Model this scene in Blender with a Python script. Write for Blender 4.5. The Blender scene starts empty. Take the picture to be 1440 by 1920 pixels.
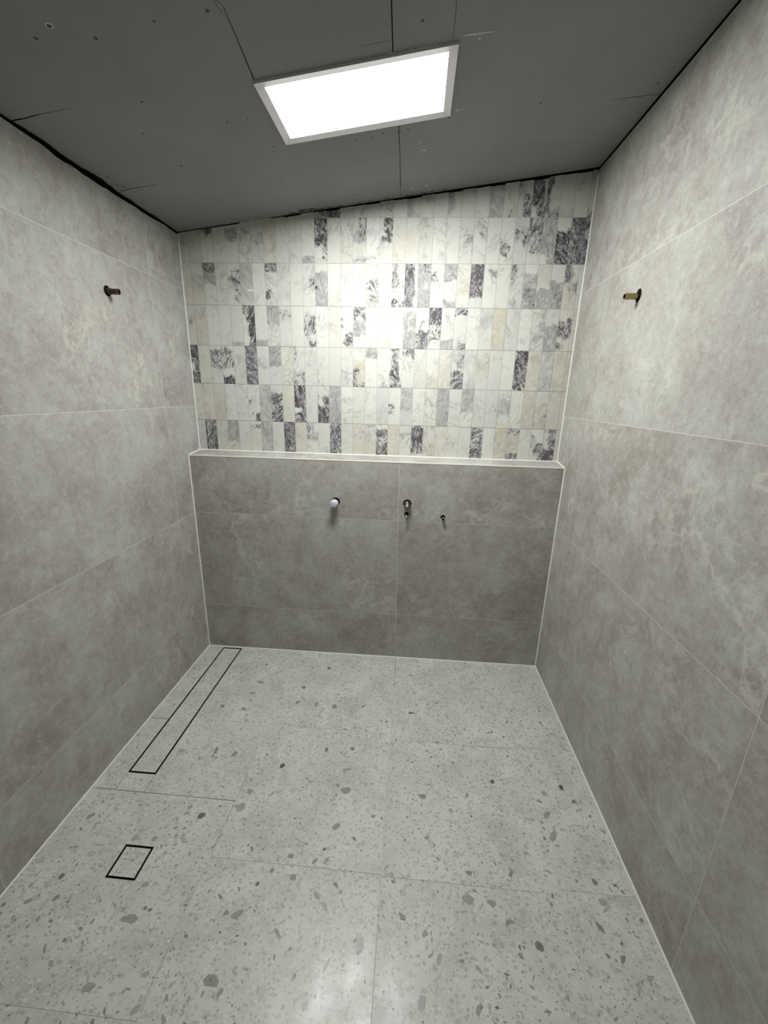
import bpy, bmesh, math, random
from mathutils import Vector, Matrix, noise
C = bpy.context.scene.collection
S = bpy.context.scene
S.view_settings.view_transform = 'Standard'
S.view_settings.look = 'None'
S.view_settings.gamma = 1.0
S.view_settings.use_curve_mapping = False
S.view_settings.exposure = 0.0
PANEL_WATTS = 32.5                       # light sent down by the ceiling panel
PANEL_SPREAD = 178.0                     # beam angle of the panel's optic, degrees
DIFFUSER_GLOW = 4.0                      # brightness of the panel's face

# ---------------------------------------------------------------- camera
cam_d = bpy.data.cameras.new('camera')
cam = bpy.data.objects.new('camera', cam_d); C.objects.link(cam)
right = Vector((0.99727537, 0.06970572, 0.02414419))
up = Vector((-0.04263452, 0.27753064, 0.95977031))
fwd = Vector((-0.06020073, 0.95818467, -0.27974635))
M = Matrix((right, up, -fwd)).transposed().to_4x4()
M.translation = Vector((1.25052, -2.19623, 1.59078))
cam.matrix_world = M
cam_d.sensor_fit = 'VERTICAL'; cam_d.sensor_height = 24.0
cam_d.lens = 24.0 * 758.04 / 1920.0
cam_d.clip_start = 0.02
S.camera = cam

# ---------------------------------------------------------------- world: no daylight reaches the room
w = bpy.data.worlds.new('world'); S.world = w; w.use_nodes = True
w.node_tree.nodes['Background'].inputs[0].default_value = (0.02, 0.02, 0.02, 1)
w.node_tree.nodes['Background'].inputs[1].default_value = 0.5

# ---------------------------------------------------------------- room figures (metres)
W = 2.0736; D = 0.1318; H = 1.2358; HB = 1.2488; YF = -3.3
def ceil_z(x, y): return 2.3677 + 0.12765*x + 0.01167*y
def floor_z(x, y): return -y*(0.0122 - 0.0170*x/W) if y < 0 else 0.0
def rnd(seed): return random.Random(seed)
def hn(x, s=0.0):                            # smooth 1-D noise, about -1..1
    return noise.noise(Vector((x, s, 3.7)))

# ---------------------------------------------------------------- materials
class NT:
    def __init__(self, name):
        self.m = bpy.data.materials.new(name); self.m.use_nodes = True
        self.t = self.m.node_tree; self.b = self.t.nodes['Principled BSDF']
    def n(self, typ, **kw):
        nd = self.t.nodes.new(typ)
        for k, v in kw.items():
            if k in nd.bl_rna.properties.keys() and k not in nd.inputs.keys(): setattr(nd, k, v)
            else: nd.inputs[k].default_value = v
        return nd
    def l(self, a, b): self.t.links.new(a, b)
    def math(self, op, a, b=None, clamp=False):
        nd = self.t.nodes.new('ShaderNodeMath'); nd.operation = op; nd.use_clamp = clamp
        for i, v in enumerate((a, b)):
            if v is None: continue
            if hasattr(v, 'node'): self.l(v, nd.inputs[i])
            else: nd.inputs[i].default_value = v
        return nd.outputs[0]
    def ramp(self, fac, stops):
        nd = self.t.nodes.new('ShaderNodeValToRGB'); cr = nd.color_ramp
        while len(cr.elements) < len(stops): cr.elements.new(0.5)
        for e, (p, c) in zip(cr.elements, stops):
            e.position = p; e.color = (c, c, c, 1) if not isinstance(c, tuple) else (*c, 1)
        self.l(fac, nd.inputs[0]); return nd.outputs[0]
    def mix(self, fac, a, b, blend='MIX'):
        nd = self.t.nodes.new('ShaderNodeMix'); nd.data_type = 'RGBA'; nd.blend_type = blend
        for i, v in ((0, fac), (6, a), (7, b)):
            if hasattr(v, 'node'): self.l(v, nd.inputs[i])
            elif isinstance(v, tuple): nd.inputs[i].default_value = (*v, 1)
            else: nd.inputs[i].default_value = v
        return nd.outputs[2]
    def noise(self, vec, scale, detail=4, rough=0.5, dist=0.0):
        nd = self.t.nodes.new('ShaderNodeTexNoise')
        nd.inputs['Scale'].default_value = scale; nd.inputs['Detail'].default_value = detail
        nd.inputs['Roughness'].default_value = rough; nd.inputs['Distortion'].default_value = dist
        self.l(vec, nd.inputs['Vector']); return nd.outputs[0]
    def attr(self, name):
        nd = self.t.nodes.new('ShaderNodeAttribute'); nd.attribute_name = name; return nd
    def vadd(self, a, b, op='ADD', sc=None):
        nd = self.t.nodes.new('ShaderNodeVectorMath'); nd.operation = op
        for i, v in enumerate((a, b)):
            if v is None: continue
            if hasattr(v, 'node'): self.l(v, nd.inputs[i])
            else: nd.inputs[i].default_value = v
        return nd.outputs[0]
    def pos(self):
        return self.t.nodes.new('ShaderNodeTexCoord').outputs['Object']
    def bump(self, h, strength, dist=0.002):
        nd = self.t.nodes.new('ShaderNodeBump'); nd.inputs['Strength'].default_value = strength
        nd.inputs['Distance'].default_value = dist
        self.l(h, nd.inputs['Height']); self.l(nd.outputs[0], self.b.inputs['Normal'])
    def col(self, c):
        if hasattr(c, 'node'): self.l(c, self.b.inputs['Base Color'])
        else: self.b.inputs['Base Color'].default_value = (*c, 1)
    def set(self, rough=0.5, metal=0.0, spec=0.5):
        self.b.inputs['Roughness'].default_value = rough
        self.b.inputs['Metallic'].default_value = metal
        self.b.inputs['Specular IOR Level'].default_value = spec

def plain(name, c, rough=0.5, metal=0.0, spec=0.5, grain=0.08, scale=60):
    k = NT(name); f = k.noise(k.pos(), scale, 3)
    a = tuple(v*(1-grain) for v in c); b = tuple(min(1, v*(1+grain)) for v in c)
    k.col(k.mix(f, a, b)); k.set(rough, metal, spec); return k.m

def porcelain(name):                         # large grey stone-look wall tile
    k = NT(name)
    p = k.vadd(k.pos(), k.vadd(k.attr('offset').outputs['Vector'], (20, 20, 20), 'MULTIPLY'))
    big = k.noise(p, 1.7, 8, 0.66, 0.35)
    base = k.ramp(big, [(0.32, (0.27, 0.256, 0.232)), (0.48, (0.37, 0.36, 0.332)), (0.64, (0.48, 0.472, 0.445))])
    mid = k.noise(k.vadd(p, (1.0, 1.0, 0.8), 'MULTIPLY'), 6, 10, 0.76, 0.35)
    c = k.mix(0.55, base, k.ramp(mid, [(0.33, (0.245, 0.228, 0.205)), (0.50, (0.375, 0.365, 0.338)), (0.68, (0.52, 0.515, 0.49))]))
    # brownish worn patches
    wp = k.ramp(k.noise(k.vadd(p, (5.1, 2.2, 9.3)), 2.3, 11, 0.74, 0.3), [(0.53, 0.0), (0.62, 1.0)])
    c = k.mix(k.math('MULTIPLY', wp, 0.48), c, (0.24, 0.212, 0.185))
    # pale wandering veins
    v = k.math('ABSOLUTE', k.math('SUBTRACT', k.noise(k.vadd(p, (1.7, 8.2, 4.4)), 1.15, 9, 0.62, 0.25), 0.5))
    vein = k.ramp(v, [(0.0, 1.0), (0.014, 0.0)])
    brk = k.ramp(k.noise(k.vadd(p, (9, 3, 1)), 3.0, 3), [(0.45, 0.0), (0.62, 1.0)])
    c = k.mix(k.math('MULTIPLY', k.math('MULTIPLY', vein, brk), 0.55), c, (0.60, 0.585, 0.53))
    v2 = k.math('ABSOLUTE', k.math('SUBTRACT', k.noise(k.vadd(p, (7.7, 1.2, 6.4)), 3.6, 9, 0.7, 0.5), 0.5))
    c = k.mix(k.math('MULTIPLY', k.math('MULTIPLY', k.ramp(v2, [(0.0, 1.0), (0.03, 0.0)]), brk), 0.30), c, (0.62, 0.61, 0.57))
    # fine grit
    md = k.noise(p, 38, 6, 0.68, 0.5)
    c = k.mix(k.ramp(md, [(0.52, 0.0), (0.70, 0.42)]), c, (0.56, 0.55, 0.52))
    c = k.mix(k.ramp(md, [(0.30, 0.40), (0.46, 0.0)]), c, (0.20, 0.19, 0.17))
    g = k.noise(p, 130, 3, 0.6)
    c = k.mix(k.ramp(g, [(0.56, 0.0), (0.72, 0.30)]), c, (0.56, 0.55, 0.52))
    c = k.mix(k.ramp(g, [(0.28, 0.28), (0.43, 0.0)]), c, (0.22, 0.21, 0.19))
    k.col(c); k.set(0.6, 0, 0.3); k.bump(mid, 0.12, 0.003); return k.m

def marble(name):                            # violet-veined marble strips
    k = NT(name)
    off = k.vadd(k.attr('offset').outputs['Vector'], (30, 30, 30), 'MULTIPLY')
    p = k.vadd(k.pos(), off)
    at = k.attr('vein'); sep = k.t.nodes.new('ShaderNodeSeparateColor'); k.l(at.outputs['Color'], sep.inputs[0])
    P, G, Y = sep.outputs[0], sep.outputs[1], sep.outputs[2]
    at2 = k.attr('tone'); sp2 = k.t.nodes.new('ShaderNodeSeparateColor'); k.l(at2.outputs['Color'], sp2.inputs[0])
    L, T, K = sp2.outputs[0], sp2.outputs[1], sp2.outputs[2]
    base = k.mix(T, (0.42, 0.42, 0.405), (0.635, 0.635, 0.588))
    cl = k.noise(p, 16, 5, 0.55, 1.0)
    base = k.mix(k.ramp(cl, [(0.45, 0.0), (0.75, 0.28)]), base, (0.50, 0.50, 0.48))
    base = k.mix(k.math('MULTIPLY', Y, k.ramp(k.noise(p, 22, 4, 0.6, 1.4), [(0.3, 0.0), (0.62, 1.0)])), base, (0.50, 0.47, 0.36))
    # every strip is cut at its own angle to the veining
    sx = k.t.nodes.new('ShaderNodeSeparateXYZ'); k.l(k.attr('offset').outputs['Vector'], sx.inputs[0])
    vr = k.t.nodes.new('ShaderNodeVectorRotate'); vr.rotation_type = 'Y_AXIS'
    k.l(k.pos(), vr.inputs['Vector']); k.l(k.math('ADD', k.math('MULTIPLY', sx.outputs[0], 1.9), -0.95), vr.inputs['Angle'])
    st = k.vadd(k.vadd(vr.outputs[0], (1.25, 1.0, 0.55), 'MULTIPLY'), off)
    # soft thin grey veining everywhere
    v = k.math('ABSOLUTE', k.math('SUBTRACT', k.noise(k.vadd(st, (3, 1, 7)), 9, 4, 0.62, 1.3), 0.5))
    wk0 = k.ramp(k.noise(k.vadd(p, (8, 5, 2)), 14, 3), [(0.42, 0.0), (0.66, 0.7)])
    base = k.mix(k.math('MULTIPLY', k.ramp(v, [(0.0, 1.0), (0.04, 0.0)]), wk0), base, (0.36, 0.35, 0.32))
    # stronger drawn veins where the attribute asks
    v3 = k.math('ABSOLUTE', k.math('SUBTRACT', k.noise(k.vadd(st, (9, 4, 2)), 14, 4, 0.6, 1.5), 0.5))
    wk = k.ramp(k.noise(k.vadd(p, (5, 5, 5)), 25, 2), [(0.35, 0.15), (0.65, 1.0)])
    lf = k.math('MULTIPLY', k.ramp(v3, [(0.0, 1.0), (0.055, 0.0)]), k.math('MULTIPLY', k.math('MULTIPLY', L, wk), 0.95))
    base = k.mix(lf, base, (0.25, 0.235, 0.24))
    # green-grey cloud with a paler net in it
    gn = k.noise(k.vadd(st, (2, 2, 2)), 42, 5, 0.7, 1.2)
    ge = k.ramp(k.math('ADD', k.math('MULTIPLY', k.noise(k.vadd(st, (4, 2, 2)), 16, 4, 0.6, 1.0), 0.9), k.math('MULTIPLY', G, 1.0)), [(0.58, 0.0), (0.92, 0.85)])
    base = k.mix(ge, base, k.ramp(gn, [(0.36, (0.20, 0.205, 0.205)), (0.50, (0.31, 0.32, 0.315)), (0.66, (0.52, 0.52, 0.50))]))
    # violet breccia: dark net and smears, threshold falls with the mask
    br = k.math('ABSOLUTE', k.math('SUBTRACT', k.noise(k.vadd(st, (6, 5, 4)), 27, 5, 0.62, 1.7), 0.5))
    br2 = k.noise(k.vadd(st, (1, 9, 4)), 40, 5, 0.72, 0.8)
    net = k.math('ADD', k.math('MULTIPLY', br, -2.6), k.math('MULTIPLY', br2, 1.0))
    lvl = k.math('ADD', net, k.math('ADD', k.math('MULTIPLY', P, 0.42), 0.19))
    pm = k.math('MULTIPLY', k.ramp(lvl, [(0.70, 0.0), (0.90, 1.0)]), k.ramp(P, [(0.05, 0.0), (0.25, 1.0)]))
    dark = k.mix(K, (0.135, 0.122, 0.140), (0.050, 0.043, 0.055))
    base = k.mix(k.ramp(P, [(0.15, 0.0), (0.9, 0.55)]), base, (0.38, 0.37, 0.375))
    base = k.mix(pm, base, dark)
    # pale threads running through the dark masses
    th = k.math('ABSOLUTE', k.math('SUBTRACT', k.noise(k.vadd(st, (12, 3, 8)), 44, 3, 0.6, 1.6), 0.5))
    th2 = k.ramp(k.noise(k.vadd(st, (2, 13, 8)), 24, 3, 0.6, 0.5), [(0.42, 0.0), (0.56, 1.0)])
    base = k.mix(k.math('MULTIPLY', k.math('MULTIPLY', k.ramp(th, [(0.02, 1.0), (0.075, 0.0)]), th2), k.math('MULTIPLY', pm, 0.8)), base, (0.42, 0.405, 0.415))
    k.col(base); k.set(0.62, 0, 0.22); return k.m

def terrazzo(name):
    k = NT(name)
    p = k.vadd(k.pos(), k.vadd(k.attr('offset').outputs['Vector'], (12, 12, 0), 'MULTIPLY'))
    big = k.noise(p, 6, 6, 0.65, 0.8)
    c = k.ramp(big, [(0.32, (0.455, 0.455, 0.425)), (0.5, (0.53, 0.53, 0.50)), (0.7, (0.60, 0.60, 0.57))])
    def specks(seed, scale, keep, size, tone, aniso, amt):
        nonlocal c
        q = k.vadd(k.vadd(p, seed), aniso, 'MULTIPLY')
        wn = k.t.nodes.new('ShaderNodeTexNoise'); wn.inputs['Scale'].default_value = scale*1.3; wn.inputs['Detail'].default_value = 3
        k.l(q, wn.inputs['Vector'])
        q2 = k.vadd(q, k.vadd(wn.outputs['Color'], (0.55/scale,)*3, 'MULTIPLY'))
        vo = k.t.nodes.new('ShaderNodeTexVoronoi'); vo.inputs['Scale'].default_value = scale; k.l(q2, vo.inputs['Vector'])
        s = k.t.nodes.new('ShaderNodeSeparateColor'); k.l(vo.outputs['Color'], s.inputs[0])
        on = k.math('GREATER_THAN', s.outputs[0], keep)
        rad = k.math('MULTIPLY', s.outputs[1], size)
        inside = k.math('LESS_THAN', vo.outputs['Distance'], rad)
        m = k.math('MULTIPLY', k.math('MULTIPLY', on, inside), amt)
        c = k.mix(m, c, k.mix(s.outputs[2], tone[0], tone[1]))
    specks((1, 2, 0), 42, 0.30, 0.50, ((0.58, 0.575, 0.55), (0.36, 0.355, 0.33)), (1, 1.5, 1), 0.40)
    specks((4, 7, 0), 75, 0.45, 0.46, ((0.31, 0.30, 0.275), (0.42, 0.41, 0.39)), (1.2, 1, 1), 0.62)
    specks((8, 3, 0), 120, 0.62, 0.44, ((0.21, 0.205, 0.185), (0.40, 0.39, 0.36)), (1, 1, 1), 0.7)
    specks((6, 1, 0), 55, 0.40, 0.50, ((0.30, 0.295, 0.27), (0.40, 0.395, 0.37)), (1.0, 1.5, 1), 0.58)
    specks((2, 6, 0), 60, 0.50, 0.50, ((0.66, 0.66, 0.64), (0.60, 0.60, 0.58)), (1, 2.0, 1), 0.6)
    specks((3, 9, 0), 26, 0.75, 0.40, ((0.35, 0.345, 0.32), (0.42, 0.405, 0.365)), (1.2, 1, 1), 0.45)
    k.col(c); k.set(0.34, 0, 0.5)
    k.l(k.ramp(k.noise(p, 9, 4), [(0.3, 0.27), (0.7, 0.42)]), k.b.inputs['Roughness'])
    k.bump(k.noise(p, 45, 4), 0.05, 0.002); return k.m

def chipmat(name):
    k = NT(name); a = k.attr('offset').outputs['Color']
    f = k.noise(k.vadd(k.pos(), (1.0, 2.2, 1.0), 'MULTIPLY'), 90, 4, 0.6, 0.5)
    k.col(k.mix(k.ramp(f, [(0.3, 0.0), (0.7, 1.0)]), k.mix(0.22, a, (0.12, 0.12, 0.11)), k.mix(0.15, a, (0.6, 0.6, 0.56)))); k.set(0.32); return k.m

def board(name):                             # moisture-resistant plasterboard
    k = NT(name); p = k.pos()
    a = k.noise(p, 2.2, 6, 0.6, 0.4); b = k.noise(p, 200, 2)
    c = k.ramp(a, [(0.3, (0.215, 0.230, 0.224)), (0.7, (0.258, 0.276, 0.27))])
    c = k.mix(k.ramp(b, [(0.3, 0.10), (0.6, 0.0)]), c, (0.12, 0.13, 0.125))
    d = k.ramp(k.noise(k.vadd(p, (4, 4, 0)), 5, 8, 0.75, 1.0), [(0.62, 0.0), (0.78, 0.25)])
    c = k.mix(d, c, (0.27, 0.28, 0.27))
    k.col(c); k.set(0.75, 0, 0.25); return k.m

M_wall = porcelain('grey_stone_porcelain')
M_marble = marble('violet_marble')
M_floor = terrazzo('pale_terrazzo')
M_chip = chipmat('terrazzo_chip')
M_board = board('grey_green_plasterboard')
M_grout = plain('pale_grout', (0.60, 0.59, 0.56), 0.8)
M_mgrout = plain('marble_grout', (0.44, 0.435, 0.40), 0.85)
M_fgrout = plain('floor_grout', (0.50, 0.50, 0.475), 0.8)
M_sil = plain('silicone_bead', (0.72, 0.715, 0.68), 0.45)
M_trim = plain('cream_edge_trim', (0.78, 0.78, 0.70), 0.4)
M_void = plain('dark_void', (0.010, 0.009, 0.008), 0.95, spec=0.05)
M_frame = plain('white_panel_frame', (0.70, 0.67, 0.70), 0.5)
M_black = plain('black_channel', (0.020, 0.018, 0.012), 0.6)
M_steel = plain('tarnished_steel', (0.07, 0.065, 0.045), 0.45, 0.7)
M_brass = plain('aged_brass', (0.30, 0.25, 0.12), 0.28, 1.0)
M_copper = plain('dull_copper', (0.17, 0.11, 0.07), 0.35, 1.0)
M_cap = plain('pale_grey_plastic', (0.56, 0.60, 0.64), 0.35)
M_chrome = plain('dull_chrome', (0.55, 0.55, 0.53), 0.25, 1.0)
M_smear = plain('plaster_and_glints', (0.48, 0.49, 0.47), 0.8, grain=0.3, scale=90)
M_scuff = plain('dark_scuff', (0.055, 0.058, 0.055), 0.9, grain=0.4, scale=90)
M_residue = plain('joint_residue', (0.22, 0.225, 0.21), 0.8, grain=0.3)
M_spacer = plain('white_plastic', (0.85, 0.85, 0.80), 0.4)
em = NT('lit_diffuser'); em.b.inputs['Base Color'].default_value = (0.9, 0.9, 0.9, 1)
em.b.inputs['Emission Color'].default_value = (0.985, 1.0, 0.97, 1); em.b.inputs['Emission Strength'].default_value = DIFFUSER_GLOW
M_em = em.m

# ---------------------------------------------------------------- mesh collector
class MB:
    def __init__(self): self.v = []; self.f = []; self.mi = []; self.at = []; self.mats = []
    def mat(self, m):
        if m not in self.mats: self.mats.append(m)
        return self.mats.index(m)
    def face(self, pts, m, off=(0, 0, 0), vein=None, tone=None):
        b = len(self.v); self.v.extend([tuple(q) for q in pts])
        self.f.append(tuple(range(b, b+len(pts)))); self.mi.append(self.mat(m))
        n = len(pts)
        self.at.append((off, vein or [(0, 0, 0)]*n, tone or [(0, 1, 0)]*n))
    def box(self, lo, hi, m, off=(0, 0, 0), fn=None):
        x0, y0, z0 = lo; x1, y1, z1 = hi
        c = [(x0,y0,z0),(x1,y0,z0),(x1,y1,z0),(x0,y1,z0),(x0,y0,z1),(x1,y0,z1),(x1,y1,z1),(x0,y1,z1)]
        if fn: c = [fn(*q) for q in c]
        for q in ((0,3,2,1),(4,5,6,7),(0,1,5,4),(1,2,6,5),(2,3,7,6),(3,0,4,7)):
            self.face([c[i] for i in q], m, off)
    def tube(self, a, b, rs, m, n=20, cap0=True, cap1=True):  # rs: list of (t, r) along a->b
        a = Vector(a); b = Vector(b); d = (b-a); L = d.length; d.normalize()
        u = d.orthogonal().normalized(); w_ = d.cross(u)
        rings = [[a + d*(t*L) + (u*math.cos(2*math.pi*i/n) + w_*math.sin(2*math.pi*i/n))*r for i in range(n)] for t, r in rs]
        for A, B in zip(rings, rings[1:]):
            for i in range(n): self.face([A[i], A[(i+1) % n], B[(i+1) % n], B[i]], m)
        if cap0: self.face(rings[0][::-1], m)
        if cap1: self.face(rings[-1], m)
    def build(self, name, parent=None, origin=None, smooth=False, bevel=0):
        me = bpy.data.meshes.new(name)
        o0 = Vector(origin) if origin else Vector((0, 0, 0))
        me.from_pydata([tuple(Vector(q)-o0) for q in self.v], [], self.f)
        for m in self.mats: me.materials.append(m)
        for pl, mi in zip(me.polygons, self.mi): pl.material_index = mi
        A = me.color_attributes.new('offset', 'FLOAT_COLOR', 'CORNER')
        V = me.color_attributes.new('vein', 'FLOAT_COLOR', 'CORNER')
        T = me.color_attributes.new('tone', 'FLOAT_COLOR', 'CORNER')
        a, v, t = [], [], []
        for of, ve, to in self.at:
            for i in range(len(ve)):
                a.extend((*of, 1)); v.extend((*ve[i], 1)); t.extend((*to[i], 1))
        A.data.foreach_set('color', a); V.data.foreach_set('color', v); T.data.foreach_set('color', t)
        if smooth or bevel:
            bm = bmesh.new(); bm.from_mesh(me)
            bmesh.ops.remove_doubles(bm, verts=bm.verts, dist=1e-5)
            bmesh.ops.recalc_face_normals(bm, faces=bm.faces)
            if bevel:
                es = [e for e in bm.edges if len(e.link_faces) == 2 and e.calc_face_angle(0) > 0.5]
                bmesh.ops.bevel(bm, geom=es, offset=bevel, segments=2, affect='EDGES', profile=0.7)
            bm.to_mesh(me); bm.free()
            for pl in me.polygons: pl.use_smooth = smooth
            if smooth: me.set_sharp_from_angle(angle=math.radians(35))
        o = bpy.data.objects.new(name, me); C.objects.link(o)
        if origin: o.location = o0
        if parent is not None:
            o.parent = parent
            if origin: o.location = o0 - Vector(parent.location)
            else: o.location = -Vector(parent.location)
        return o

def struct(o): o['kind'] = 'structure'; return o
def tag(o, label, cat, group=None):
    o['label'] = label; o['category'] = cat
    if group: o['group'] = group
    return o
def empty(name, loc):
    o = bpy.data.objects.new(name, None); C.objects.link(o); o.location = loc; o.empty_display_size = 0.05; return o

# ================================================================ WALLS
GAP = 0.0023                                 # width of the grout joints in the big tiles
def toff(*k): r = rnd(str(k)); return (r.random(), r.random(), r.random())

def gap_left(y):                             # open slot between tiles and ceiling, left side
    g = 0.0085 + 0.004*abs(hn(y*6, 1))
    if -0.75 < y < -0.02: g += 0.012*max(0, math.sin((y+0.75)/0.73*math.pi))*(0.7 + 0.9*hn(y*14, 5))
    return max(0.003, g)
def gap_right(y): return 0.0105 + 0.003*hn(y*5, 2)

def side_wall(name, xw, sgn, zs, ys, gapf):  # tiles facing +x*sgn at x = xw
    mb = MB(); th = 0.012
    def P(dx, y, z): return (xw - sgn*dx, y, z)
    yb = D + 0.03
    # grout bed, just behind the faces
    N = 60; step = (yb-YF)/N
    for i in range(N):
        a, b = YF+i*step, YF+(i+1)*step
        za, zb = ceil_z(xw, a)-gapf(a)-.002, ceil_z(xw, b)-gapf(b)-.002
        mb.face([P(.0002, a, -.06), P(.0002, b, -.06), P(.0002, b, zb), P(.0002, a, za)], M_grout)
        mb.face([P(.0002, a, za), P(.0002, b, zb), P(.022, b, zb), P(.022, a, za)], M_void)
    mb.box((min(xw-sgn*.022, xw-sgn*.09), YF-.05, -.06), (max(xw-sgn*.022, xw-sgn*.09), yb+.05, 3.0), M_void)
    for i, (z0, z1) in enumerate(zip(zs, zs[1:])):
        for j, (y0, y1) in enumerate(zip(ys, ys[1:])):
            a, b = y0+GAP/2, y1-GAP/2; lo, hi = z0+GAP/2, z1-GAP/2
            n = 40 if hi > 2.3 else 1
            of = toff(name, i, j)
            for q in range(n):
                ya, yb_ = a+(b-a)*q/n, a+(b-a)*(q+1)/n
                ta = min(hi, ceil_z(xw, ya)-gapf(ya)); tb = min(hi, ceil_z(xw, yb_)-gapf(yb_))
                if ta <= lo or tb <= lo: continue
                mb.face([P(0, ya, lo), P(0, yb_, lo), P(0, yb_, tb), P(0, ya, ta)], M_wall, of)
    return struct(mb.build(name))
side_wall('wall_left', 0.0, 1, [-.05, .2989, .8989, 1.4989, 2.0989, 2.75], [-3.3, -2.5655, -1.3655, -.1655, D+.02], gap_left)
side_wall('wall_right', W, -1, [-.05, .2974, .8974, 1.4974, 2.0974, 2.75], [-3.3, -2.5766, -1.3766, -.1766, D+.02], gap_right)

# unseen wall behind the camera, added for bounce light; dark board limits it
mb = MB()
for i, (z0, z1) in enumerate(((-.05, .6), (.6, 1.2), (1.2, 1.8), (1.8, 2.37))):
    for j, (x0, x1) in enumerate(((0, 1.2), (1.2, W))):
        mb.face([(x0+.001, YF, z0+.001), (x0+.001, YF, z1-.001), (x1-.001, YF, z1-.001), (x1-.001, YF, z0+.001)], M_board, toff('f', i, j))
mb.face([(0, YF, 2.37), (0, YF, 2.40), (W, YF, 2.66), (W, YF, 2.37)], M_board)
mb.box((-.05, YF-.06, -.06), (W+.05, YF-.001, 2.9), M_grout)
struct(mb.build('wall_front_bounce'))

# half-height wall in front of the marble
mb = MB()
def jx(z): return 1.2058 - 0.0128*z
zs = [-.02, .3009, .9009, H-.004]
for i, (z0, z1) in enumerate(zip(zs, zs[1:])):
    for j in (0, 1):
        lo, hi = z0+GAP/2, z1-GAP/2
        xa = (lambda z: .003) if j == 0 else (lambda z: jx(z)+GAP/2)
        xb = (lambda z: jx(z)-GAP/2) if j == 0 else (lambda z: W-.003)
        mb.face([(xa(lo), 0, lo), (xb(lo), 0, lo), (xb(hi), 0, hi), (xa(hi), 0, hi)], M_wall, toff('nib', i, j))
mb.box((0, .0002, -.06), (W, D+.04, H-.006), M_grout)
# ledge tiles, falling a little to the front
for j, (x0, x1) in enumerate(((.003, 1.194), (1.196, W-.003))):
    mb.face([(x0, .006, H+.0005), (x1, .006, H+.0005), (x1, D, HB), (x0, D, HB)], M_wall, toff('ledge', j))
    mb.face([(x0, .006, H-.01), (x1, .006, H-.01), (x1, .006, H+.0005), (x0, .006, H+.0005)], M_wall, toff('ledge', j))
mb.face([(0, .006, H-.001), (W, .006, H-.001), (W, D+.02, HB-.001), (0, D+.02, HB-.001)], M_grout)
struct(mb.build('wall_back_lower'))

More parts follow.
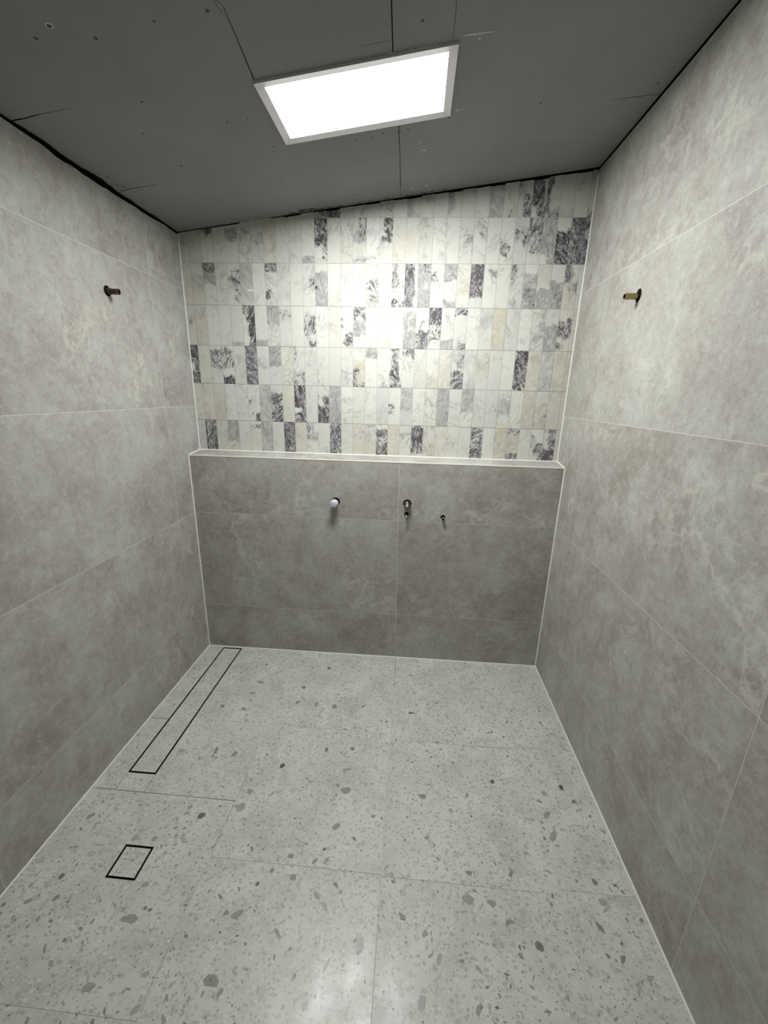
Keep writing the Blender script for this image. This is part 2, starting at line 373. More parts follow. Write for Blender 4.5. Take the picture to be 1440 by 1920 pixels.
# marble strip wall above
PX0, PXP = 0.0480, 0.06665; PZ0, PZP = 1.2231, 0.2014
VEINS = """
0.11 P0-1,.5-1,.45|0.12 P0-1,0-1,1|0.14 L.3-1,0-1,.8|0.16 P.4-1,.3-1,.35;L0-1,0-1,.8|0.18 G0-.5,.2-1,.5|0.19 G0-1,.3-.7,.4|0.21 G0-.5,.2-.9,.45|0.22 G0-1,.2-.5,.3|0.24 G0-1,0-1,.4|0.25 P.3-.7,.85-1,.35;G.2-.6,.3-.7,.3|0.26 P0-.5,.2-.6,.4;P.4-1,.5-1,.7
0.27 P.0-.9,.15-.75,1;P.5-1,.7-1,1|0.28 P0-.3,0-.9,.95;P.2-1,.8-1,.7|0.29 G0-1,.8-1,.3|0.31 P0-1,.85-1,.9
1.2 P0-1,.1-.35,.85|1.4 G0-1,.2-.5,.5|1.5 L0-1,.2-1,.9|1.6 G0-1,.3-.6,.4;L.3-1,.3-.9,.5|1.7 Y0-1,0-1,.8;L.6-1,.2-.8,.6|1.9 L0-1,.45-.7,.6|1.10 G0-1,.85-1,.7|1.11 P0-1,0-.6,.85;P.5-1,.55-.95,.6|1.12 P0-.3,.2-.5,.3;L0-1,0-.4,.5|1.13 L0-1,0-.6,.9;Y0-1,.5-1,.5
1.14 P.4-1,0-.4,.65;G0-1,.3-.55,.6;P0-1,.88-.97,.6;Y.3-1,.4-.7,.6|1.15 L0-1,.2-.4,1;L.7-1,.4-.8,.9;P0-.8,.83-.93,.45|1.16 P.3-1,0-.5,.75;P0-.5,.4-.6,.5|1.17 Y0-1,.3-1,.5;L0-.6,0-1,.4|1.18 Y0-1,.2-.8,.6|1.19 L0-1,0-.5,.8;Y0-1,.2-.6,.4|1.20 L0-1,.1-.4,.5
1.21 L0-1,.2-.5,.5|1.22 P.2-1,.35-.6,.35;L0-1,.2-.7,.9|1.23 L0-1,0-.6,1;P.5-1,.25-.45,.35|1.24 L0-1,.35-.7,.7|1.25 P0-.7,.5-.8,.6;L0-1,.7-.95,.7|1.26 P0-.4,.2-.5,.5;P.5-1,.25-.6,.6;L0-1,.6-1,.6|1.27 P0-1,0-.35,.6;P0-1,.35-.75,.5|1.28 G0-1,0-.8,.85;G.5-1,.8-1,.5|1.29 P0-1,.28-1,1|1.30 P0-1,0-1,1|1.31 P0-1,0-1,.9
2.0 Y0-1,.3-1,.6|2.1 Y0-1,.3-1,.5;G0-1,.2-.7,.25|2.2 P0-1,0-.22,.6;G0-1,.1-.5,.5|2.3 L.2-1,.5-.9,.6|2.4 P.1-1,.15-.65,.5;P.5-1,.6-.95,.45|2.5 G0-1,0-1,.3|2.7 P0-1,0-.22,.65;P0-.4,.6-.85,.7;L0-1,0-1,.6|2.8 G0-1,0-1,.2|2.10 P.4-1,.35-.65,.45;L0-1,.3-.7,.7|2.11 G0-1,.2-1,.75|2.12 L0-1,.7-1,.6;Y0-1,.6-1,.5
2.13 L0-1,.2-.6,.5|2.14 L.2-1,0-.4,.7|2.15 P0-.9,.35-.65,.5;P.3-1,.7-1,.45;L0-1,0-1,.7|2.17 P0-.45,0-.65,.55;P0-1,.78-1,.6;L0-1,0-1,.9|2.18 P0-.7,0-1,.95;G0-.8,0-1,.6|2.19 G0-1,0-1,.75;P.3-1,0-.2,.4|2.20 P0-.5,.2-.4,.6;L0-1,.1-.6,.5|2.21 G0-1,0-.4,.7;L0-1,.4-.7,.7;G0-1,.83-1,.7|2.22 Y0-1,.3-.7,.8|2.23 P0-1,0-.75,.95
2.24 P.4-1,.1-.35,.4|2.26 P0-.5,0-.35,.45;L0-1,0-1,.9|2.27 G0-1,.2-1,1;P0-1,.5-1,.3|2.28 G0-1,.58-1,1;Y0-1,0-.5,.6|2.29 G0-1,.4-1,1;P.3-1,.6-1,.3|2.30 P0-.6,0-.4,.7;P.3-1,.4-.65,.4;Y0-1,.3-1,.7
3.0 P.2-.8,.3-.5,.4|3.1 Y0-1,.1-1,.7;L0-1,.1-.4,.7|3.2 L.4-1,0-.3,.6|3.4 G0-1,.9-1,.5|3.5 P.4-1,0-1,.85;P0-.35,0-.2,.7|3.6 G0-1,.83-1,.5|3.7 G0-1,0-.42,1;L0-1,.4-1,.5|3.8 P0-1,.08-.3,.3;L0-1,0-.4,.8|3.10 P0-1,.2-.7,.55;P.3-1,.8-1,.65|3.11 L0-1,.2-.6,.8|3.12 Y0-1,0-1,.4|3.13 P0-.15,0-.5,.5;P.3-1,.65-.95,.7
3.14 P0-1,0-.3,.6;G0-1,.35-.7,.8|3.15 L0-1,.1-.6,.6|3.16 Y0-1,.6-1,.5;L0-1,.2-.6,.5|3.17 L0-1,.2-.5,.7|3.18 G0-1,.1-1,.7|3.19 P0-1,.55-1,.75;P.2-.6,.3-.6,.5|3.20 P0-1,0-.42,.95;P0-1,.45-.9,.5|3.21 L.3-1,.1-.5,.6;G0-1,.78-1,.75|3.22 P0-1,0-.22,.6;P.3-1,.8-1,.6|3.23 L.1-.6,0-.3,.5|3.24 G0-1,0-.5,.25|3.25 Y0-1,0-1,1|3.27 L0-1,.7-.9,.8
3.28 L0-1,0-1,1;P.6-1,0-.8,.3|3.29 G0-1,.4-1,.85|3.30 P0-1,.25-.7,.7;P0-.6,.8-.95,.6;Y0-1,0-1,.4|3.31 Y0-1,0-1,.6
4.0 P0-1,0-.45,1;P.4-1,.4-.7,.8;P0-1,.7-1,1|4.1 Y0-1,0-1,.3|4.2 P0-1,.1-.6,.6|4.3 P0-1,.05-.6,.5;P0-1,.78-1,.95|4.4 L.3-1,.2-.7,.5|4.5 P0-1,0-1,.8;G0-1,0-.5,.6|4.6 G0-1,.3-.6,.2|4.7 G0-1,0-.5,.95|4.8 Y0-1,0-1,.4;L0-1,0-1,.7|4.9 P.1-.4,0-.35,.55;P0-1,.65-1,.35;L0-1,.5-1,.7|4.10 L0-1,.1-.6,.5|4.11 L0-.6,.2-1,.7|4.13 L0-1,.5-1,.9
4.14 P0-.5,.5-1,.75;Y0-1,.3-1,1;P.4-1,.85-1,.5|4.15 G0-1,0-.25,.6|4.16 L0-1,0-1,.6;P.2-.8,.85-1,.4|4.17 P.1-.8,0-1,.7;P.2-1,.85-1,.7|4.18 P0-1,0-.22,.55;L0-1,.2-.6,.6|4.20 Y0-1,.7-1,.8;L0-1,.7-1,.6|4.21 L0-1,0-1,.6;Y0-1,0-1,.4|4.22 P0-1,.55-1,.8;P.4-1,0-.5,.45;L0-1,0-.6,.8|4.23 G0-1,0-1,.2|4.24 Y0-1,.2-.7,.7;L0-1,.2-.5,.4|4.27 P0-1,0-1,.85|4.28 Y0-1,0-1,.6;L.2-.7,.1-.5,.6
4.29 G0-1,0-1,.25|4.30 Y0-1,0-1,.8|4.31 Y0-1,0-1,.8
5.0 Y0-1,0-1,.3|5.1 Y0-1,0-1,.5;L0-.7,0-.6,.5|5.2 Y0-1,.3-1,.6;L0-1,.6-1,.5|5.5 P.1-.4,.42-.6,.6;P.5-1,.8-1,.75;L.1-.7,.4-1,.9|5.6 G0-1,0-1,.4|5.7 P0-1,.22-1,.7|5.8 Y0-1,0-1,.4|5.9 P0-1,0-.55,.95;P0-1,.7-1,.85;P.6-1,.5-.8,.7|5.11 P0-.15,.2-.6,.7;P.4-1,.25-.6,1;P0-1,.52-1,.9|5.12 G0-1,0-1,.55|5.13 L0-1,.3-1,.6|5.15 L0-1,0-.4,.5|5.16 L0-.7,.4-.9,.5
5.17 P0-.4,.42-.72,.55|5.18 G0-1,0-.6,.35|5.19 L0-1,.4-1,.4|5.20 L0-1,.25-.5,.9;P.2-1,.3-.5,.3;L0-1,.6-.8,.7|5.21 G0-1,0-1,.6|5.22 L0-1,.35-.55,.9|5.23 G0-1,0-.6,.45|5.24 L0-1,.2-.8,.6|5.25 L0-1,.3-.6,.9|5.26 G0-1,.2-.7,.3;L0-1,.1-.6,.7|5.27 L0-1,.7-1,.8|5.28 Y0-1,0-1,.7;L0-1,.2-.8,.5|5.29 Y0-1,.3-1,.5;P0-1,.6-1,.25;L0-1,.3-1,.7|5.30 Y0-1,0-1,.4|5.31 Y0-1,0-1,.6
6.0 L0-1,.2-.8,.4|6.1 P0-1,0-1,.8|6.2 L0-1,0-1,.4|6.3 G0-1,0-.7,.5;Y0-1,.5-1,.7;L0-1,0-1,.9|6.5 P0-1,.1-.28,.45;Y0-1,.3-1,.5|6.6 G0-1,0-1,.45|6.8 P0-1,0-1,.85|6.9 Y0-1,0-1,.5|6.10 P0-.3,0-.5,.5;P.3-.9,.4-.6,.5;L0-1,0-.6,1|6.11 L0-1,.6-1,.5|6.12 P0-1,0-1,.8|6.14 Y0-1,0-1,.7;L0-1,0-.5,.8|6.15 Y0-1,.5-1,.6;L0-1,0-.6,.7|6.16 P0-1,.15-.4,.8;P0-1,.4-.8,.65;P0-1,.75-1,.9
6.17 Y0-1,0-1,.8|6.18 L0-1,.2-.7,.9;P0-.8,.2-.4,.3|6.19 P0-1,.05-.9,.9|6.20 Y0-1,.5-1,1;L0-1,0-1,.8|6.21 Y0-1,0-1,.4;L0-1,.2-.8,.6|6.22 L0-1,.3-.8,.7|6.24 P0-1,0-.75,.6;P0-1,.7-1,1|6.26 Y0-1,0-1,1|6.27 P0-1,0-.2,.5;P0-1,.78-1,.6;Y0-1,.2-.9,.5;L0-1,0-1,.5|6.29 P.3-1,.4-.8,.8;P.6-1,.8-1,.6;P0-.3,.2-.6,.4|6.30 P0-1,0-.12,.7;P.4-1,.15-.6,.7;P0-1,.6-1,.85|6.31 Y0-1,0-1,.6
"""
tiles = {}
for item in VEINS.replace('\n', '|').split('|'):
    if not item.strip(): continue
    key, spec = item.strip().split(' ', 1)
    rr, cc = key.split('.'); bl = []
    for s in spec.split(';'):
        a, b, st = s[1:].split(',')
        f = lambda q: [float(t) for t in q.split('-')]
        bl.append((s[0], *f(a), *f(b), float(st)))
    tiles[(int(rr), int(cc))] = bl
def sm(e0, e1, x):
    t = max(0.0, min(1.0, (x-e0)/(e1-e0) if e1 != e0 else 0)); return t*t*(3-2*t)
def gap_back(x):
    g = 0.0015
    if x < .17: g = .004
    elif x < .33: g = .005
    elif x < .57: g = 0.0
    else: g = .004 + .0045*sm(.57, 2.0, x) + .002*hn(x*7, 4)
    i = math.floor((x-PX0)/PXP)
    return max(0, g + (.0025*((i*7) % 3) if x > .57 else 0))
mb = MB(); NU, NV = 6, 16
for R in range(7):
    zt, zb = PZ0+PZP*(7-R), PZ0+PZP*(6-R)
    for Cc in range(32):
        x0 = PX0+PXP*(Cc-1) if Cc else .0025; x1 = min(PX0+PXP*Cc, W-.0025)
        g = .0010
        a, b, lo, hi = x0+g, x1-g, zb+g, zt-g
        if R == 6: lo = HB+.0015
        r = rnd('m%d.%d' % (R, Cc)); of = (r.random(), r.random(), r.random())
        bl = tiles.get((R, Cc), [])
        tone = 0.62+0.38*r.random(); dy = r.uniform(-.0005, .0004)
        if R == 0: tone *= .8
        kk = 0.25 + 0.65*r.random()
        y = D+dy
        if ceil_z(a, D) <= lo+.004: continue
        wu, wv = r.random()*9, r.random()*9
        def samp(u, v):
            ch = {'P': 0, 'G': 0, 'Y': 0, 'L': 0}
            wob = noise.noise(Vector((u*1.3+wu, v*4+wv, 0)))
            wob2 = noise.noise(Vector((u*2+wv, v*5+wu, 5)))
            for kd, u0, u1, v0, v1, st in bl:
                uu, vv = u+.28*wob, v+.09*wob2
                e = .22; ev = .05
                m = 1.0
                if u0 > 0: m *= sm(u0-e/2, u0+e/2, uu)
                if u1 < 1: m *= 1-sm(u1-e/2, u1+e/2, uu)
                if v0 > 0: m *= sm(v0-ev, v0+ev, vv)
                if v1 < 1: m *= 1-sm(v1-ev, v1+ev, vv)
                ch[kd] = max(ch[kd], m*st)
            return ch
        grid = {}
        for i in range(NU+1):
            for j in range(NV+1):
                u, v = i/NU, j/NV
                x = a+(b-a)*u; z = hi-(hi-lo)*v
                zz = min(z, ceil_z(x, D)-gap_back(x))
                vv = (zt-zz)/(zt-zb) if R < 6 else (zt-zz)/(zt-lo)
                s = samp(u, vv)
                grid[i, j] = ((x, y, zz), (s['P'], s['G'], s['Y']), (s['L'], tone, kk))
        for i in range(NU):
            for j in range(NV):
                q = [grid[i, j], grid[i, j+1], grid[i+1, j+1], grid[i+1, j]]
                if q[0][0][2]-q[1][0][2] < 1e-5 and q[3][0][2]-q[2][0][2] < 1e-5: continue
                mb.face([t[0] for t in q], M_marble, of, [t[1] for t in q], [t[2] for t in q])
        # edges of the strip
        zt_a = grid[0, 0][0][2]; zt_b = grid[NU, 0][0][2]
        if zt_a > lo:
            mb.face([(a, y, lo), (a, y, zt_a), (a, D+.003, zt_a), (a, D+.003, lo)], M_marble, of, None, [(0, tone, 0)]*4)
            mb.face([(b, y, lo), (b, D+.003, lo), (b, D+.003, zt_b), (b, y, zt_b)], M_marble, of, None, [(0, tone, 0)]*4)
            mb.face([(a, y, lo), (a, D+.003, lo), (b, D+.003, lo), (b, y, lo)], M_marble, of, None, [(0, tone, 0)]*4)
N = 60
for i in range(N):
    a, b = W*i/N, W*(i+1)/N
    za, zb = ceil_z(a, D)-gap_back(a)-.003, ceil_z(b, D)-gap_back(b)-.003
    mb.face([(a, D+.0010, H-.02), (b, D+.0010, H-.02), (b, D+.0010, zb), (a, D+.0010, za)], M_mgrout)
    mb.face([(a, D+.0010, za), (b, D+.0010, zb), (b, D+.022, zb), (a, D+.022, za)], M_void)
mb.box((-.03, D+.022, H-.05), (W+.03, D+.10, 3.0), M_void)
struct(mb.build('wall_back_upper'))

# ================================================================ FLOOR
mb = MB()
G2 = .0011
cells = []                                   # (x0,x1,y0,y1) tile outlines
colx = [(0, .100), (.100, .222), (.222, .605)]
YE = D+.02
def add_cells(x0, x1, yb): cells.extend([(x0, x1, c, d) for c, d in zip(yb, yb[1:])])
for x0, x1 in colx:
    if x0 == .100: add_cells(x0, x1, [-1.003, -.922])
    elif x0 == 0: add_cells(x0, x1, [-1.003, -.624, YE])
    else: add_cells(x0, x1, [-1.003, YE])
add_cells(0, .605, [-3.3, -2.803, -2.203, -1.603])
add_cells(.605, 1.21, [-3.3, -3.02, -2.42, -1.815, -1.21, -.605, YE])
add_cells(1.21, 1.814, [-3.3, -3.02, -2.42, -1.817, -1.215, -.64, YE])
add_cells(1.814, W+.01, [-3.3, -3.02, -2.42, -1.812, -1.20, -.62, YE])
# the square cover sits inside this tile: ring of four pieces round it
SX0, SX1, SY0, SY1 = .287, .392, -1.303, -1.197
ring = [(0, SX0, -1.603, -1.003), (SX1, .605, -1.603, -1.003), (SX0, SX1, -1.603, SY0), (SX0, SX1, SY1, -1.003)]
def patch(x0, x1, y0, y1, of, dz=0.0, target=mb, m=None):
    nx = max(1, int((x1-x0)/.15)); ny = max(1, int((y1-y0)/.15))
    for i in range(nx):
        for j in range(ny):
            xa, xb = x0+(x1-x0)*i/nx, x0+(x1-x0)*(i+1)/nx; ya, yb = y0+(y1-y0)*j/ny, y0+(y1-y0)*(j+1)/ny
            target.face([(q, s, floor_z(q, s)+dz) for q, s in ((xa, ya), (xb, ya), (xb, yb), (xa, yb))], m or M_floor, of)
for i, (x0, x1, y0, y1) in enumerate(cells):
    of = toff('fl', i)
    if x0 == .222: patch(x0+G2, x1, y0+G2, y1, of)
    else: patch(x0+G2, x1-G2, y0+G2, y1-G2, of)
for x0, x1, y0, y1 in ring:
    e = lambda v, c: v + (G2 if v in (0, -1.603) else -G2 if v in (.605, -1.003) else 0)
    patch(e(x0, 0), e(x1, 0), e(y0, 0), e(y1, 0), toff('ring'))
# grout below, left out under the two drains
def gpatch(x0, x1, y0, y1): patch(x0, x1, y0, y1, (0, 0, 0), -.0007, mb, M_fgrout)
gpatch(0, .100, -3.3, YE); gpatch(.222, SX0, -3.3, YE); gpatch(SX1, W, -3.3, YE)
gpatch(.100, .222, -3.3, -.922)
gpatch(SX0, SX1, -3.3, SY0); gpatch(SX0, SX1, SY1, YE); gpatch(.100, .222, -.012, YE)
mb.box((-.05, YF-.05, -.09), (W+.05, D+.1, -.075), M_fgrout)
# stone chips lying flush in the tile faces
def chip(cx, cy, ax, ay, bx, by, sh, r):
    n = r.choice((4, 5, 5, 6, 7)) if ax*ax+ay*ay < .0001 else r.choice((6, 7, 8)); pts = []
    for i in range(n):
        t = 2*math.pi*(i+r.uniform(-.28, .28))/n; k = r.uniform(.62, 1.15)
        x, y = cx+k*(ax*math.cos(t)+bx*math.sin(t)), cy+k*(ay*math.cos(t)+by*math.sin(t))
        pts.append((x, y))
    if any(not (.01 < x < W-.01 and YF < y < -.004) for x, y in pts): return
    L = 0.46*(1-sh)**1.25 + .03
    if r.random() < .3: c = (L*1.05, L*1.0, L*.88)
    else: c = (L, L*1.0, L*.96)
    if sum((pts[i][0]*pts[(i+1) % n][1]-pts[(i+1) % n][0]*pts[i][1]) for i in range(n)) < 0: pts.reverse()
    mb.face([(x, y, floor_z(x, y)+.00025) for x, y in pts], M_chip, c)
def blocked(x, y, m=.012):
    return (.09-m < x < .23+m and y > -.93-m) or (SX0-m < x < SX1+m and SY0-m < y < SY1+m)
CHIPS=[(0.816,-0.15,0.013,0.001,0.003,-0.013,0.8),(0.452,-0.312,0.023,0,0.004,-0.012,0.4),(0.433,-0.155,0.016,0.002,0.006,-0.015,0.3),
(0.709,-0.329,0.015,0.001,0.003,-0.013,0.6),(0.439,-0.404,0.017,0.002,0.005,-0.014,0.35),(0.325,-0.511,0.008,0.01,0.01,-0.011,0.5),
(0.441,-0.518,0.01,0.007,0.007,-0.01,0.5),(0.703,-0.447,0.01,0.007,0.005,-0.011,0.6),(0.904,-0.452,0.005,0.021,0.014,-0.008,0.45),
(0.809,-0.446,0.008,0.017,0.009,-0.009,0.4),(1.056,-0.437,0.011,0.016,0.007,-0.009,0.35),(0.418,-0.782,-0.001,0.026,0.013,-0.006,0.45),
(0.511,-0.79,0.008,0.017,0.01,-0.008,0.45),(0.267,-0.797,0.014,0.009,0.009,-0.01,0.3),(0.436,-0.815,0.01,0.001,0.003,-0.006,0.5),
(0.742,-0.827,0.008,0.011,0.01,-0.009,0.9),(0.918,-0.724,-0.001,0.015,0.01,-0.001,0.6),(1.036,-0.709,0.011,0.001,0.001,-0.01,0.6),
(0.664,-0.863,-0.004,0.017,0.012,-0.001,0.12),(1.031,-0.819,0.02,0.008,0.003,-0.01,0.35),(1.041,-0.913,0.026,0.002,0.002,-0.016,0.45),
(1.004,-0.895,-0.004,0.011,0.009,0.002,0.4),(0.646,-0.956,0.01,0.012,0.011,-0.01,0.35),(0.639,-1.025,0.009,0.023,0.015,-0.008,0.3),
(0.502,-1.074,0.012,0.01,0.01,-0.008,0.8),(0.441,-1.046,0.008,0.008,0.006,-0.005,0.4),(0.328,-1.073,0.003,0.003,0.005,-0.004,1),
(0.086,-1.114,0.01,0.013,0.009,-0.005,0.45),(0.158,-1.075,0.009,0.001,0.005,-0.008,0.35),(0.305,-1.172,0.007,0.013,0.01,-0.006,0.25),
(0.375,-1.171,0.01,0.01,0.009,-0.006,0.3),(0.429,-1.126,0.007,0.007,0.007,-0.005,0.35),(0.477,-1.159,-0.007,0.018,0.012,-0.001,0.18),
(1.028,-1.064,0.016,0.009,0.007,-0.01,0.4),(1.103,-1.103,-0.006,0.008,0.004,0.003,0.7),(0.74,-1.171,-0.006,0.011,0.006,0.001,0.55),
(0.885,-1.181,0.015,0.002,0.003,-0.01,0.45),(0.999,-1.147,0.005,0.005,0.004,-0.004,0.8),(1.014,-1.183,0.008,0.015,0.008,-0.003,0.35),
(0.972,-1.19,0.01,0.01,0.005,-0.004,0.5),(0.835,-1.233,0.006,0.01,0.008,-0.004,0.45),(0.8,-1.274,0.005,0.007,0.006,-0.003,0.85),
(0.913,-1.244,0.013,0.001,0.003,-0.011,0.45),(1.061,-1.253,-0.007,0.011,0.007,0.003,0.55),(1.003,-1.29,-0.01,0.01,0.008,0.005,0.35),
(0.694,-1.321,-0.005,0.007,0.005,0.001,0.6),(0.434,-1.309,0.013,0.006,0.008,-0.007,0.3),(0.144,-1.312,0.007,0.013,0.01,-0.005,0.7),
(0.066,-1.346,0.004,0.009,0.008,-0.004,0.3),(0.095,-1.387,0.008,0.009,0.009,-0.005,0.35),(0.177,-1.37,0.008,0.011,0.006,-0.003,0.55),
(0.444,-1.402,0.027,0.005,0.01,-0.011,0.4),(0.409,-1.38,0.003,0.01,0.009,-0.003,0.3),(0.211,-1.427,0.004,0.006,0.006,-0.003,0.5),
(0.288,-1.466,-0.001,0.007,0.006,-0.002,0.6),(0.245,-1.486,0.001,0.006,0.006,-0.002,0.45),(0.291,-1.516,-0.006,0.01,0.01,0,0.3),
(0.433,-1.553,0.013,0.01,0.012,-0.007,0.35),(0.569,-1.516,0.014,0.006,0.008,-0.006,0.2),(0.758,-1.512,0.028,0,0.004,-0.013,0.45),
(0.792,-1.533,0.004,0.012,0.008,-0.002,0.4),(0.769,-1.361,0.016,0.011,0.011,-0.008,0.4),(0.909,-1.396,-0.014,0.014,0.007,0.003,0.4),
(1.039,-1.319,-0.011,0.015,0.007,0.003,0.25),(1.161,-1.398,0.002,0.024,0.016,0,0.28),(0.984,-1.485,0.005,0.009,0.005,-0.002,0.5),
(1.029,-1.539,0.007,0.01,0.007,-0.003,0.45),(0.915,-1.448,-0.001,0.008,0.003,0,0.7),(0.956,-1.427,-0.002,0.007,0.006,0.001,0.45),
(0.508,-1.593,-0.005,0.007,0.005,0,0.5),(0.586,-1.584,0.008,0.011,0.01,-0.004,0.28),(0.67,-1.592,-0.005,0.009,0.008,0,0.35),
(1.514,-1.176,0.014,-0.004,-0.006,-0.009,0.5),(1.66,-1.165,0.007,0.011,0.007,-0.002,0.6),(1.945,-1.164,0.006,-0.011,-0.007,-0.004,0.65),
(1.5,-1.256,0.023,-0.009,-0.01,-0.013,0.35),(1.576,-1.258,0.01,-0.009,-0.011,-0.008,0.4),(1.675,-1.275,0.01,0.012,0.009,-0.004,0.1),
(1.285,-1.32,0.013,-0.011,-0.007,-0.006,0.6),(1.357,-1.356,0.01,0.007,0.006,-0.006,0.45),(1.629,-1.303,0.013,-0.003,-0.004,-0.007,0.4),
(1.705,-1.355,0.009,-0.013,-0.013,-0.007,0.65),(1.64,-1.383,0.008,-0.009,-0.005,-0.004,0.45),(1.909,-1.293,0.009,-0.016,-0.008,-0.005,0.55),
(1.943,-1.364,0.006,0.012,0.009,0.001,0.55),(1.947,-1.222,0.014,-0.005,-0.009,-0.009,0.3),(1.773,-1.244,0.004,-0.008,-0.005,-0.003,0.4),
(1.396,-1.411,0.005,0.015,0.009,0,0.28),(1.52,-1.343,0.004,0.007,0.003,-0.001,0.7),(1.589,-1.427,0.008,-0.003,-0.004,-0.004,0.6),
(1.509,-1.422,0.007,-0.009,-0.005,-0.002,0.28),(1.344,-1.504,0.003,0.017,0.012,0,0.4),(1.498,-1.504,0.01,0.016,0.009,-0.002,0.4),
(1.529,-1.459,0.007,0.001,-0.001,-0.004,0.6),(1.548,-1.497,0.008,-0.001,-0.003,-0.004,0.8),(1.897,-1.46,0.001,-0.002,-0.003,-0.002,0.9),
(2.003,-1.4,0.013,0.005,0.002,-0.006,0.25),(1.959,-1.424,0.01,0.019,0.006,0.001,0.25),(1.468,-1.508,0.002,-0.006,-0.005,-0.001,0.4),
(1.214,-1.355,0.004,-0.014,-0.007,-0.001,0.28),(1.071,-1.451,0.009,0.019,0.006,-0.001,0.25),(1.952,-0.817,0.004,-0.012,-0.01,-0.006,0.95),
(1.98,-0.875,0.007,0.01,0.005,-0.002,0.7),(1.854,-0.94,0.019,0.014,0.005,-0.009,0.4),(2.024,-0.931,-0.001,-0.009,-0.006,-0.002,0.6),
(1.848,-1.024,0.013,0.025,0.013,-0.001,0.35),(1.869,-0.851,0.013,-0.009,-0.009,-0.011,0.28),(2.052,-0.989,0.003,-0.007,-0.005,-0.004,0.6),
(2.028,-1.187,0.004,-0.007,-0.005,-0.004,0.5),(1.97,-0.462,0.008,-0.007,-0.005,-0.007,0.4),(1.305,-0.163,0.016,0.001,0,-0.014,0.3),
(1.318,-0.459,0.011,0.001,0,-0.009,0.6),(1.304,-0.461,0.011,0.002,0,-0.009,0.7),(1.66,-0.817,0.01,-0.006,-0.006,-0.01,0.9),
(1.358,-0.911,0.023,0.004,0.001,-0.014,0.5),(1.708,-0.546,0.008,0.001,-0.001,-0.007,0.7),(1.186,-0.53,0.011,0.001,0.001,-0.009,0.4),
(1.448,-0.672,0.009,0.001,0,-0.006,0.4),(1.85,-0.718,0.011,0.001,-0.002,-0.007,0.3),(1.371,-1.072,0.009,-0.002,-0.003,-0.006,0.5),
(1.501,-0.738,0.011,-0.001,-0.002,-0.008,0.35),(1.164,-1.011,0.014,0.004,0.003,-0.009,0.25),(1.291,-1.089,0.005,-0.007,-0.005,-0.003,0.4),
(1.47,-0.961,0.01,-0.006,-0.005,-0.008,0.25),(1.662,-0.996,0.008,-0.007,-0.006,-0.006,0.3),(1.728,-1.094,0.01,-0.006,-0.005,-0.007,0.3),
(1.247,-1.206,0,0.011,0.009,0,0.3),(1.407,-1.141,0.007,-0.002,-0.003,-0.006,0.4)]
r = rnd('chips')
for c in CHIPS: chip(*c, r)
for i in range(7500):
    x, y = r.uniform(0.015, W-.015), r.uniform(-2.3, -.008)
    if i % 4 == 0: s = r.uniform(.003, .0098)
    else: s = r.uniform(.0015, .0048)
    t = r.uniform(0, math.pi); k = r.uniform(.28, .7)
    if blocked(x, y): continue
    ax, ay = s*math.cos(t), s*math.sin(t)
    chip(x, y, ax, ay, -ay*k, ax*k, (r.choice((.15, .3, .35, .4, .45, .5, .55, .65)) if i % 4 == 0 else r.choice((.2, .3, .4, .5, .6, .7))), r)
def dirt(x0, y0, x1, y1, wd):                # grey residue left in a joint
    d = Vector((x1-x0, y1-y0)); n = max(2, int(d.length/.04)); t = d.normalized(); q = Vector((-t.y, t.x))
    for i in range(n):
        a = Vector((x0, y0))+d*(i/n); b = Vector((x0, y0))+d*((i+1)/n)
        w0, w1 = (wd*(.75+.5*abs(hn((a.x+a.y)*30, 2)))/2 for a in (a, b))
        P = [a-q*w0, b-q*w1, b+q*w1, a+q*w0]
        mb.face([(v.x, v.y, floor_z(v.x, v.y)+.0004) for v in P], M_residue)
dirt(.02, -1.003, .30, -1.003, .0042); dirt(.30, -1.003, .605, -1.002, .0026)
dirt(.100, -1.003, .100, -.925, .0028); dirt(.222, -1.003, .222, -.925, .0028)
dirt(.012, -.624, .098, -.622, .0030); dirt(1.2105, -.01, 1.2105, -.282, .0028)
dirt(.605, -.88, .606, -1.2, .0012); dirt(1.55, -.645, 1.93, -.622, .0010); dirt(.60, -1.44, .598, -1.56, .0016)
struct(mb.build('floor'))

# ================================================================ CEILING
mb = MB()
E_X = Vector((1, 0, 0.12765)).normalized(); E_Y = Vector((0, 1, 0.01167)).normalized(); NRM = E_X.cross(E_Y).normalized()
def cz(x, y, d=0.0): return (x, y, ceil_z(x, y)-d)
X0, X1, Y0, Y1 = .0005, W-.0005, YF, D-.0005
for i in range(8):
    for j in range(12):
        a, b = X0+(X1-X0)*i/8, X0+(X1-X0)*(i+1)/8; c, d = Y0+(Y1-Y0)*j/12, Y0+(Y1-Y0)*(j+1)/12
        mb.face([cz(a, c), cz(a, d), cz(b, d), cz(b, c)], M_board)
mb.box((X0-.1, Y0-.05, 0), (X1+.1, Y1+.1, .05), M_void, fn=lambda x, y, z: (x, y, ceil_z(x, y)+.012+z))
def strip(pts, wd, m, d=.0004):              # thin line along points on the ceiling
    for i, (p, q) in enumerate(zip(pts, pts[1:])):
        p, q = Vector(p), Vector(q); t = (q-p).normalized(); nn = Vector((-t.y, t.x))
        w0 = wd[i] if isinstance(wd, list) else wd; w1 = wd[i+1] if isinstance(wd, list) else wd
        P = [p+nn*w0/2, q+nn*w1/2, q-nn*w1/2, p-nn*w0/2]
        mb.face([cz(v.x, v.y, d) for v in P], m)
strip([(.767, -.985), (.760, -.87), (.752, -.757)], [.0012, .0022, .003], M_void)
strip([(.767, -.985), (.752, -1.02), (.757, -.965)], [.0008, .0012, .0006], M_scuff)
strip([(1.157, -1.7), (1.157, -.92), (1.153, -.755)], .003, M_void)
